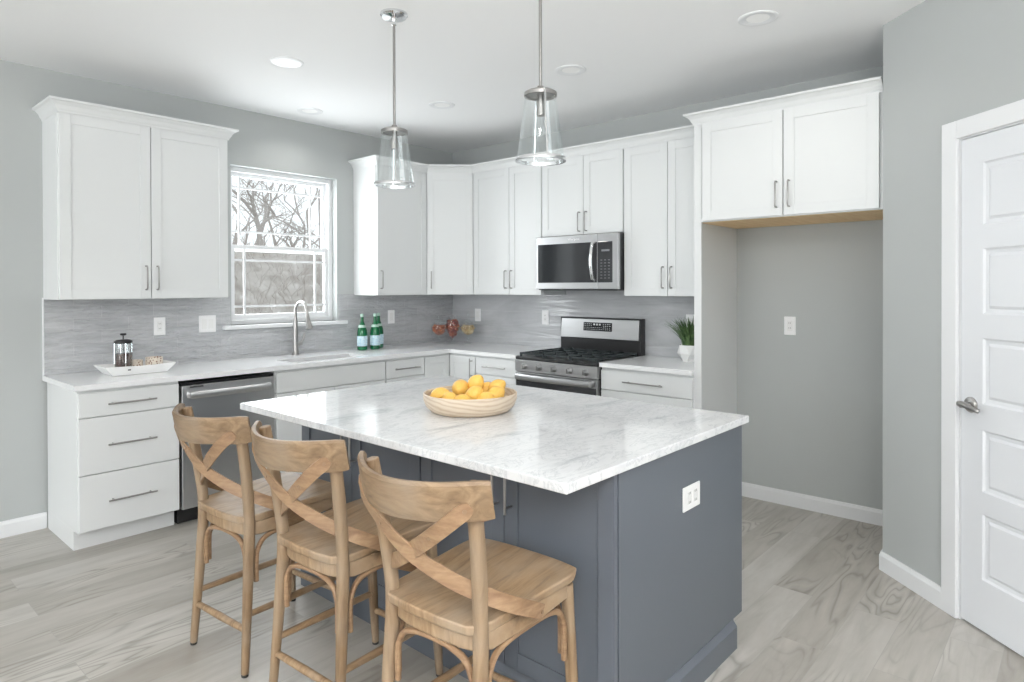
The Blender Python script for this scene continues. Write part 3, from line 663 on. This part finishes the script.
# ---------------------------------------------------------------- bar stools
def bez(pts, n): return catmull(pts, n)
def make_stool(label, loc, rz):
    t = thing('bar_stool', label, 'stool', loc, rz, 'wooden bar stools along the island')
    def glide(leg, x, y): MB().lathe([(.012, 0), (.0128, .002), (.0128, .012)], (x, y, 0), 16).build('glide', RUBBER, leg)
    for s in (1, -1):
        p = bez([(-.236, s*.186, .008), (-.214, s*.173, .33), (-.203, s*.166, .56), (-.222, s*.176, .75), (-.258, s*.19, .962)], 6)
        n = len(p); lg = MB().tube(p, [.0135+.006*min(1, 3.2*i/n) for i in range(n)], 14, .55).build('leg', OAK_LEG, t, .004, True)
        glide(lg, -.236, s*.186)
        p = bez([(.224, s*.179, .008), (.208, s*.176, .25), (.188, s*.172, .55)], 6)
        lg = MB().tube(p, [.0132, .0142, .0152]+[.0165]*2+[.018]*(len(p)-5), 14, .55).build('leg', OAK_LEG, t, .004, True)
        glide(lg, .224, s*.179)
    # curved top rail
    rs = []; N = 24
    for i in range(N+1):
        y = -.24+.48*i/N; u = y/.24; x = -.362+.116*u*u; nx, ny = -1, 2*.116*u/.24; l = math.hypot(1, ny); nx, ny = -1/l, ny/l*1
        th = .011; zt = .968+.009*u*u; zb = .868+.006*abs(u)
        if abs(u) > .97: zt -= .003; zb += .006
        def P(o, z, lean): return (x-nx*0+nx*o+lean, y+ny*o, z)
        rs.append([P(th*.6, zb, .012), P(th, zb+.008, .012), P(th, zt-.008, -.004), P(th*.5, zt, -.005), P(-th*.5, zt, -.005), P(-th, zt-.008, -.004), P(-th, zb+.008, .012), P(-th*.6, zb, .012)])
    MB().rings(rs).build('top_rail', OAK_RAIL, t, 0, True)
    # crossed bent straps that run on round the seat
    for s in (1, -1):
        pts = [(-.284, -s*.206, .914), (-.309, -s*.165, .876), (-.308, -s*.09, .818), (-.289+.005*s, 0, .757), (-.244, s*.10, .695), (-.190, s*.180, .655), (-.13, s*.217, .620), (-.06, s*.228, .584), (-.02, s*.229, .562)]
        pts = bez(pts, 6); nr = []
        for p in pts:
            a = Vector((p.x+.10, p.y*1.15, 0)); nr.append(a.normalized())
        for i in range(len(pts)):
            u = i/(len(pts)-1)
            if u > .72: nr[i] = Vector((0, s, 0)).lerp(nr[i], max(0, 1-(u-.72)*8)).normalized()
        nw = len(pts); wid = [.043]*nw; wid[0] = .022; wid[1] = .037
        st = MB().ribbon(pts, nr, wid, .008).build('strap', ASH, t, .0015)
        for ip in (2, 12, nw-2):
            q = pts[ip]; nn = nr[ip]
            MB().tube([q+nn*.003, q+nn*.0062], .0055, 10).build('rivet', BRASS, st, smooth=True)
    # seat: saddle-shaped plank
    def outline(u, grow=0):
        return None
    bm = MB(); NX, NY = 14, 16; top = []; bot = []
    for i in range(NX+1):
        u = -1+2*i/NX; x = -.015+.222*u
        hw = .184+.032*(u+1)/2
        e = max(0, abs(u)-.72)/.28; hw *= 1-.19*e**2 if u < 0 else 1-.09*e**2.2
        rt, rb = [], []
        for j in range(NY+1):
            v = -1+2*j/NY; y = hw*v; xx = x-.012*(1-u)/2*(1-v*v)*.6+.010*(v*v-1)*-1*max(0, u)*.8
            z = .585+.018*(u+1)/2 - .016*math.exp(-((u+.15)/.55)**2)*(1-abs(v)**2.5) - .006*max(0, u)*abs(v)**4
            rt.append(bm.bm.verts.new((xx, y, z))); rb.append(bm.bm.verts.new((xx*.985, y*.98, z-.028 if abs(v) > .8 or abs(u) > .8 else z-.02)))
        top.append(rt); bot.append(rb)
    for i in range(NX):
        for j in range(NY):
            bm.bm.faces.new((top[i][j], top[i+1][j], top[i+1][j+1], top[i][j+1])); bm.bm.faces.new((bot[i][j+1], bot[i+1][j+1], bot[i+1][j], bot[i][j]))
    for i in range(NX):
        for a in (0, NY): bm.bm.faces.new((top[i][a], top[i+1][a], bot[i+1][a], bot[i][a]))
    for j in range(NY):
        for a in (0, NX): bm.bm.faces.new((top[a][j], top[a][j+1], bot[a][j+1], bot[a][j]))
    bm.build('seat', OAK, t, .006, True, seg=3)
    ap = [(-.20, -.15), (-.165, -.176), (.0, -.192), (.165, -.19), (.188, -.165), (.188, .165), (.165, .19), (.0, .192), (-.165, .176), (-.20, .15), (-.212, .10), (-.216, 0), (-.212, -.10)]
    lo = [(x, y, .502+.016*(x+.2)/.4) for x, y in ap]; hi = [(x, y, .557+.018*(x+.2)/.4) for x, y in ap]
    MB().rings([lo, hi]).build('apron', OAK, t, .006, True)
    # stretchers
    for a, c, r in (((-.224, .176, .163), (-.224, -.176, .163), .0125), ((.216, .172, .142), (.216, -.172, .142), .0125), ((-.22, .174, .218), (.208, .174, .214), .0125), ((-.22, -.174, .218), (.208, -.174, .214), .0125)):
        mid = tuple((p+q)/2 for p, q in zip(a, c)); MB().tube([a, mid, c], [r*.85, r*1.05, r*.85], 12, .5).build('stretcher', OAK, t, smooth=True)
    # bentwood arches under the apron
    def arch(P0, P1, z0, zt, inset):
        A, B = Vector(P0), Vector(P1); d = (B-A); L = d.length; d = d/L
        q = [A+Vector((0, 0, z0)), A+Vector((0, 0, zt-.09)), A+d*.006+Vector((0, 0, zt-.055)), A+d*.03+Vector((0, 0, zt-.02)), A+d*.08+Vector((0, 0, zt-.004)), A+d*L/2+Vector((0, 0, zt)),
             B-d*.08+Vector((0, 0, zt-.004)), B-d*.03+Vector((0, 0, zt-.02)), B-d*.006+Vector((0, 0, zt-.055)), B+Vector((0, 0, zt-.09)), B+Vector((0, 0, z0))]
        MB().tube(bez(q, 4), .0088, 10, .4).build('bentwood_arch', ASH, t, smooth=True)
    arch((-.205, .142, 0), (-.205, -.142, 0), .33, .496, 0)
    arch((.192, .146, 0), (.192, -.146, 0), .33, .510, 0)
    for s in (1, -1): arch((-.178, s*.170, 0), (.165, s*.176, 0), .33, .503, 0)
    return t
s1 = make_stool('weathered wooden cross-back stool in front of the dishwasher, farthest left', (-3.051, -2.158, 0), .089)
s2 = copy_tree(s1); s2.location = (-3.023, -2.738, 0); s2.rotation_euler.z = .071; s2['label'] = 'middle weathered wooden cross-back stool of the three at the island'
s3 = copy_tree(s1); s3.location = (-3.033, -3.368, 0); s3.rotation_euler.z = .065; s3['label'] = 'nearest weathered wooden cross-back stool with its whole seat in view, farthest right'
# ---------------------------------------------------------------- fruit bowl
BC = Vector((-2.444, -2.720, .914))
tag(MB().lathe([(.152, 0), (.166, .004), (.189, .026), (.200, .055), (.2005, .078), (.197, .081), (.192, .078), (.190, .055), (.176, .026), (.15, .012), (0, .010)], BC, 64).build('fruit_bowl', PALE, smooth=True), 'pale round wooden bowl full of lemons on the island', 'bowl')
def lemon_mat():
    m = mat('lemon_peel', (.82, .52, .09), .42); n = NT(m); v = n.coords()
    n.l(n.ramp(n.noise(v, 9, 2), [(.3, (.80, .44, .06)), (.7, (.86, .58, .16))]), n.b.inputs['Base Color']); n.bump(n.noise(v, 260, 2), .15, .002); return m
LEM = lemon_mat()
def lemon(first, label, lx, ly, lz, r, l, rot):
    if first is None:
        prof = []
        for k in range(17):
            a = PI*k/16; z = -math.cos(a); q = math.sin(a)**.82
            z = z*1.0+(.16*max(0, abs(z)-.85)/.15*(1 if z > 0 else -1)); prof.append((q, z))
        o = MB().lathe(prof, (0, 0, 0), 24).build('lemon', LEM, smooth=True)
    else: o = first.copy(); COL.objects.link(o)
    o.scale = (r*.94, r*.94, l*.92); o.rotation_euler = rot; o.location = (BC.x+lx, BC.y+ly, BC.z+lz-.013); tag(o, label, 'lemon', 'lemons in the wooden bowl'); return o
R_ = Vector((.665, -.747)); F_ = Vector((.747, .665))
LS = [('leftmost lemon in the wooden bowl', -.130, -.015, .082, .034, .042, (1.2, .3, .4)),
      ('lemon at the bowl rim, second from the left', -.083, -.070, .074, .033, .041, (1.4, .2, -.3)),
      ('large long lemon lying across the middle of the pile', -.045, .045, .102, .040, .054, (PI/2, 0, .7+PI/2)),
      ('topmost lemon of the pile', .022, .040, .125, .036, .038, (.6, .4, 0)),
      ('lemon half sunk behind the front rim of the bowl, below the long one', -.028, -.100, .068, .034, .040, (1.4, .1, .8)),
      ('lemon at the front centre below the topmost one', .018, -.055, .089, .036, .042, (.5, .6, 0)),
      ('paler lemon low between centre and right of the bowl', .066, -.070, .072, .034, .038, (1.0, .8, 0)),
      ('rightmost lemon in the wooden bowl', .108, -.035, .086, .036, .043, (1.1, 0, 1.2)),
      ('lemon at the back right of the pile', .112, .050, .105, .034, .042, (.9, .5, .2)),
      ('lemon behind the topmost one, showing only its side', .068, .075, .092, .034, .040, (1.3, .3, .9)),
      (None, -.01, -.01, .048, .034, .04, (1.4, 0, 0)), (None, .07, .01, .048, .034, .04, (1.4, 0, 1)), (None, -.085, .05, .06, .033, .04, (1.4, 0, 2))]
lem0 = None
for lb, a, c, z, r, l, rot in LS:
    if lb is None: continue
    d = R_*a+F_*c; o = lemon(lem0, lb, d.x, d.y, z, r, l, rot); lem0 = lem0 or o
# ---------------------------------------------------------------- things on the window wall counter
t = thing('serving_tray', 'white rectangular ceramic tray with flared ends left of the sink', 'tray', (-2.953, -.30, CT))
rs = []
for hx, hy, z in ((.145, .082, 0), (.153, .090, .004), (.192, .112, .050), (.196, .114, .052), (.193, .112, .054), (.188, .108, .052), (.150, .086, .012)):
    rs.append([(-hx, -hy, z+(.006 if z > .05 else 0)), (0, -hy, z), (hx, -hy, z+(.006 if z > .05 else 0)), (hx, hy, z+(.006 if z > .05 else 0)), (0, hy, z), (-hx, hy, z+(.006 if z > .05 else 0))])
MB().rings(rs).build('tray_body', CERAM, t, .002)
MB().tube([(-.075, -.105, .034), (-.06, -.105, .034)], .004, 8).build('handle_slot', SLOT, t)
t = thing('french_press', 'glass french press with black lid and dark coffee on the tray', 'coffee press', (-3.02, -.30, CT+.0125))
MB().lathe([(.0485, .0), (.050, .004), (.050, .155), (.048, .155), (.0475, .004), (.046, .002)], (0, 0, 0), 32).build('beaker', JAR, t, smooth=True)
COFFEE = mat('coffee', (.06, .018, .010), .25)
MB().lathe([(.0, .004), (.0465, .004), (.0465, .100), (0, .100)], (0, 0, 0), 32).build('coffee', COFFEE, t, smooth=True)
MB().lathe([(.052, .155), (.054, .157), (.054, .167), (.04, .174), (.0, .176)], (0, 0, 0), 32).build('lid', BLACK, t, smooth=True)
MB().lathe([(.004, .17), (.004, .196), (.016, .198), (.02, .203), (.016, .209), (0, .21)], (0, 0, 0), 20).lathe([(.0025, .094), (.0025, .17)], (0, 0, 0), 10).build('plunger', BLACK, t, smooth=True)
b = MB()
for k in range(4):
    a = PI/4+PI/2*k; b.box((.0515*math.cos(a)-.0016, .0515*math.sin(a)-.0016, .0), (.0515*math.cos(a)+.0016, .0515*math.sin(a)+.0016, .157))
b.lathe([(.0505, .0), (.053, .0), (.053, .012), (.0505, .012)], (0, 0, 0), 32, closed=True); b.build('frame', CHROME, t)
MB().tube(bez([(.05, .0, .15), (.085, .0, .147), (.095, .0, .11), (.085, .0, .05), (.052, .0, .03)], 5), .007, 10).build('handle', BLACK, t, smooth=True)
t.rotation_euler.z = .75; t.scale = (.92, .92, 1.13)
def speckle():
    m = mat('speckled_stoneware', (.7, .62, .52), .4); n = NT(m); v = n.n('ShaderNodeTexVoronoi'); v.inputs['Scale'].default_value = 75; n.l(n.coords(), v.inputs['Vector'])
    n.l(n.ramp(v.outputs['Distance'], [(.30, (.25, .12, .07)), (.42, (.76, .68, .58))]), n.b.inputs['Base Color']); return m
SPECK = speckle()
def mug(label, loc, rz, s=1):
    t = thing('speckled_mug', label, 'mug', loc, rz, 'speckled mugs on the tray')
    MB().lathe([(.036*s, 0), (.044*s, .004), (.05*s, .04*s), (.05*s, .078*s), (.046*s, .078*s), (.045*s, .04*s), (.036*s, .008)], (0, 0, 0), 28).build('cup', SPECK, t, smooth=True)
    MB().tube(bez([(.048*s, 0, .066*s), (.076*s, 0, .062*s), (.08*s, 0, .036*s), (.048*s, 0, .022*s)], 5), .006, 8).build('handle', SPECK, t, smooth=True)
mug('speckled stoneware mug beside the french press', (-2.937, -.255, CT+.0125), 1.2, .80)
mug('larger speckled stoneware mug at the right end of the tray', (-2.842, -.29, CT+.0125), .9, .98)
# green bottles
def label_mat():
    m = mat('pale_blue_label', (.50, .68, .76), .5); n = NT(m); w_ = n.n('ShaderNodeTexNoise'); w_.inputs['Scale'].default_value = 60
    n.l(n.coords((1, 1, 2)), w_.inputs['Vector']); n.l(n.ramp(w_.outputs['Fac'], [(.4, (.38, .58, .70)), (.6, (.66, .78, .82))]), n.b.inputs['Base Color']); return m
BLUE = label_mat(); PLBL = mat('pale_neck_label', (.42, .58, .50), .5)
def bottle(label, x, y):
    t = thing('water_bottle', label, 'bottle', (x, y, CT), 0, 'green water bottles by the window'); t.scale = (.88, .88, 1)
    MB().lathe([(.040, 0), (.0465, .006), (.0475, .02), (.0475, .135), (.044, .165), (.030, .205), (.0175, .235), (.0145, .255), (.0145, .278), (.0165, .280), (.0165, .286), (.013, .288)], (0, 0, 0), 32).build('glass', GREEN, t, smooth=True)
    MB().lathe([(.0478, .035), (.0482, .036), (.0482, .118), (.0478, .119)], (0, 0, 0), 32, closed=False).build('label', BLUE, t, smooth=True)
    MB().lathe([(.0365, .189), (.0330, .199), (.0290, .210), (.0282, .210), (.0322, .199), (.0357, .189)], (0, 0, 0), 32, closed=True).build('neck_label', PLBL, t, smooth=True)
    MB().lathe([(.0172, .277), (.0172, .30), (.015, .302), (0, .302)], (0, 0, 0), 24).build('cap', PLBL, t, smooth=True)
bottle('green glass water bottle standing alone on the left of three', -1.178, -.155)
bottle('front green glass water bottle of the overlapping pair', -1.055, -.165)
bottle('green glass water bottle at the back of the overlapping pair', -.956, -.082)
# candy jars in the corner
def candy_mat(name, a, b_):
    m = mat(name, a, .3); n = NT(m); v = n.n('ShaderNodeTexNoise'); v.inputs['Scale'].default_value = 22; n.l(n.coords(), v.inputs['Vector'])
    n.l(n.ramp(v.outputs['Fac'], [(.42, a), (.58, b_)]), n.b.inputs['Base Color']); return m
def candies(label, prof, loc, m, rad, n):
    """a heap of small sweets filling a jar"""
    rng = random.Random(n); bm = bmesh.new()
    zs = [p[1] for p in prof]
    def R(z):
        for (r0, z0), (r1, z1) in zip(prof, prof[1:]):
            if z0 <= z <= z1: return r0+(r1-r0)*(z-z0)/max(1e-6, z1-z0)
        return 0
    k = 0
    while k < n:
        z = rng.uniform(zs[0], zs[-1]); r = R(z)-rad; a = rng.uniform(0, 2*PI)
        if r <= 0: r = .001
        q = r*math.sqrt(rng.uniform(.25, 1))
        mt = Matrix.Translation((q*math.cos(a), q*math.sin(a), z)) @ Matrix.Diagonal((rad*rng.uniform(.8, 1.1), rad*rng.uniform(.8, 1.1), rad*rng.uniform(.7, 1), 1))
        bmesh.ops.create_icosphere(bm, subdivisions=1, radius=1, matrix=mt); k += 1
    mb = MB(); mb.bm.free(); mb.bm = bm; o = mb.build('candies', m, smooth=True); o.location = loc
    tag(o, label, 'candy', None, 'stuff')
def jar(label, x, y, body, foot, lid, hgt):
    t = thing('apothecary_jar', label, 'jar', (x, y, CT), 0, 'footed glass jars in the corner')
    MB().lathe(foot, (0, 0, 0), 28).build('foot', JAR, t, smooth=True)
    MB().lathe(body+[(r-.003, z) for r, z in body[::-1]], (0, 0, 0), 32, cap=False).build('bowl', JAR, t, smooth=True)
    ld = MB().lathe(lid, (0, 0, 0), 28).build('lid', JAR, t, smooth=True)
    z = lid[-1][1]; k = hgt; MB().lathe([(.004, z-.002), (.006, z+.004*k), (.016, z+.016*k), (.015, z+.026*k), (.0, z+.036*k)], (0, 0, 0), 16).build('finial', JAR, ld, smooth=True)
FT = lambda h: [(.038, 0), (.038, .004), (.012, .012), (.008, .03), (.008, h-.02), (.014, h-.004), (.012, h)]
J1, J2, J3 = (-.385, -.225), (-.270, -.285), (-.185, -.40)
bd = [(.014, .085), (.052, .098), (.070, .120), (.076, .145), (.072, .172), (.058, .188)]
jar('footed glass jar of orange candy, left of the three in the corner', *J1, bd, FT(.088), [(.060, .187), (.060, .193), (.042, .208), (.012, .219)], 1.2)
candies('orange candies heaped in the left glass jar', [(.020, .092), (.048, .101), (.066, .122), (.071, .145), (.060, .170)], (*J1, CT), candy_mat('orange_candy', (.56, .15, .03), (.34, .07, .02)), .0145, 120)
bd2 = [(.016, .06), (.046, .075), (.060, .11), (.072, .16), (.070, .20), (.054, .23), (.045, .238)]
jar('tallest footed glass jar of red candy in the middle of the three', *J2, bd2, FT(.064), [(.050, .237), (.050, .243), (.036, .262), (.012, .276)], 2.0)
candies('dark red candies filling the tall middle glass jar', [(.016, .066), (.042, .079), (.056, .11), (.068, .16), (.066, .20), (.052, .218)], (*J2, CT), candy_mat('red_candy', (.20, .012, .014), (.42, .10, .04)), .015, 170)
jar('footed glass jar of cream candy, right of the three in the corner', *J3, bd, FT(.088), [(.060, .187), (.060, .193), (.042, .212), (.012, .226)], 2.2)
candies('cream coloured candies heaped in the right glass jar', [(.020, .092), (.048, .101), (.066, .122), (.071, .145), (.060, .166)], (*J3, CT), candy_mat('cream_candy', (.70, .54, .27), (.52, .33, .13)), .0145, 120)
# potted grass
t = thing('potted_grass', 'green grass plant in a white faceted pot right of the range', 'plant', (-.165, -2.605, CT))
b = MB(); rs = []
for r, z, o in ((.055, 0, 0), (.092, .055, .5), (.080, .115, 0), (.074, .115, 0), (.070, .095, 0)):
    rs.append([(r*math.cos(2*PI*(k+o)/8), r*math.sin(2*PI*(k+o)/8), z) for k in range(8)])
b.rings(rs); b.build('pot', CERAM, t)
GR = mat('grass_green', (.065, .135, .04), .5); GRn = NT(GR); GRn.l(GRn.ramp(GRn.noise(GRn.coords(), 30, 2), [(.3, (.035, .085, .025)), (.7, (.13, .22, .075))]), GRn.b.inputs['Base Color'])
rng = random.Random(5); b = MB()
for k in range(240):
    a = rng.uniform(0, 2*PI); r0 = rng.uniform(0, .055); ln = rng.uniform(.14, .235); sp = rng.uniform(.1, .85); c, s = math.cos(a), math.sin(a)
    pts = []
    for q in range(5):
        u = q/4; rr = r0+ln*sp*u*u*.75+ln*sp*.2*u; pts.append((min(rr*c, .14), rr*s, .096+ln*u*(1-.25*sp*u)))
    b.ribbon(pts, [(c, s, .6)]*5, [.009, .009, .008, .006, .001], .0006)
b.build('foliage', GR, t)
# ---------------------------------------------------------------- outside the window
def ground_mat():
    m = mat('winter_leaf_litter', (.3, .27, .24), .9); n = NT(m); v = n.coords()
    n.l(n.ramp(n.noise(v, 2.2, 9, .75), [(.3, (.27, .245, .22)), (.46, (.44, .41, .38)), (.60, (.52, .495, .465)), (.70, (.78, .77, .75))]), n.b.inputs['Base Color']); return m
PTS = ((.3, -.6), (3, -.5), (5.5, .35), (9, 2.28), (10, 2.40), (14, 2.3), (40, 2.2))
def hz_(y):
    for (a, za), (c, zc) in zip(PTS, PTS[1:]):
        if a <= y <= c: return za+(zc-za)*(y-a)/(c-a)
b = MB(); rs = []
for y, z in PTS: rs.append([(-14, y, z), (45, y, z), (45, y, z-.5), (-14, y, z-.5)])
tag(b.rings(rs).build('hillside', ground_mat()), 'brown winter hillside rising beyond the window', kind='structure')
TWIG = mat('dry_twigs', (.40, .36, .33), .9)
rng = random.Random(12); b = MB()
for k in range(1500):
    y = rng.uniform(4.0, 9.6); x = -4.4+.547*(y+4.7)+rng.uniform(-2.6, 2.6); z = hz_(y); h = rng.uniform(.15, .6); r = rng.uniform(.003, .009)
    q = [Vector((x, y, z-.05))]
    for j in range(3): q.append(q[-1]+Vector((rng.uniform(-.14, .14), rng.uniform(-.1, .1), h/3)))
    b.tube(q, [r, r*.8, r*.6, r*.3], 3)
tag(b.build('undergrowth', TWIG), 'dry brown undergrowth covering the slope outside the window', 'undergrowth', None, 'stuff')
BARK = mat('grey_bark', (.43, .40, .38), .9)  # bark colour lightened to stand in for haze outside
def branch(mb, p, d, L, r, depth, rng):
    q = [p]; dd = d.normalized(); n = 4
    for k in range(n):
        dd = (dd+Vector((rng.uniform(-.2, .2), rng.uniform(-.2, .2), rng.uniform(-.08, .10)))).normalized(); q.append(q[-1]+dd*L/n)
    mb.tube(q, [r*(1-.45*k/n) for k in range(n+1)], 5 if depth > 1 else 3)
    if depth <= 0: return
    for k in range(rng.choice((2, 3, 3))):
        a = rng.uniform(0, 2*PI); ax = Vector((math.cos(a), math.sin(a), rng.uniform(-.2, .4))); i = rng.choice((2, 3, 4, 4))
        branch(mb, q[i], (dd*.7+ax*rng.uniform(.5, .95)), L*rng.uniform(.55, .82), r*.55*(1 if i > 2 else .85), depth-1, rng)
def tree(label, x, y, hgt, r, depth, seed, group=None):
    rng = random.Random(seed); mb = MB(); branch(mb, Vector((0, 0, -.2)), Vector((rng.uniform(-.1, .1), 0, 1)), hgt, r, depth, rng)
    o = mb.build('bare_tree', BARK, smooth=True); o.location = (x, y, hz_(y)); tag(o, label, 'tree', group); return o
def tx(px, y):
    t = (px-512)/F_PX; dx = _f.x+t*_r.x; dy = _f.y+t*_r.y; return CAM.x+dx/dy*(y-CAM.y)
tree('forked bare tree outside, left of centre in the upper sash', tx(262, 12), 12, 1.25, .10, 6, 11)
tree('forked bare tree outside, right of centre in the upper sash', tx(296, 13.5), 13.5, .75, .085, 6, 9)
tree('bare tree outside cut by the left edge of the window', tx(232, 11), 11, 1.1, .07, 6, 23)
tree('bare tree outside cut by the right edge of the window', tx(325, 12.5), 12.5, 2.2, .11, 6, 37)
rng = random.Random(31); wood = []
for k in range(7):
    y = 17+k*3.1; px = (250, 312, 278, 236, 300, 264, 322)[k]
    if k < 3: wood.append(tree('thin bare tree in the far woods seen through the window', tx(px, y), y, 2.6, .085, 5, 40+k, 'bare trees in the far woods'))
    else:
        o = wood[k % 3].copy(); COL.objects.link(o); o.location = (tx(px, y), y, hz_(y)); o.rotation_euler.z = rng.uniform(0, 6.28); s_ = rng.uniform(.9, 1.3); o.scale = (s_, s_, s_)
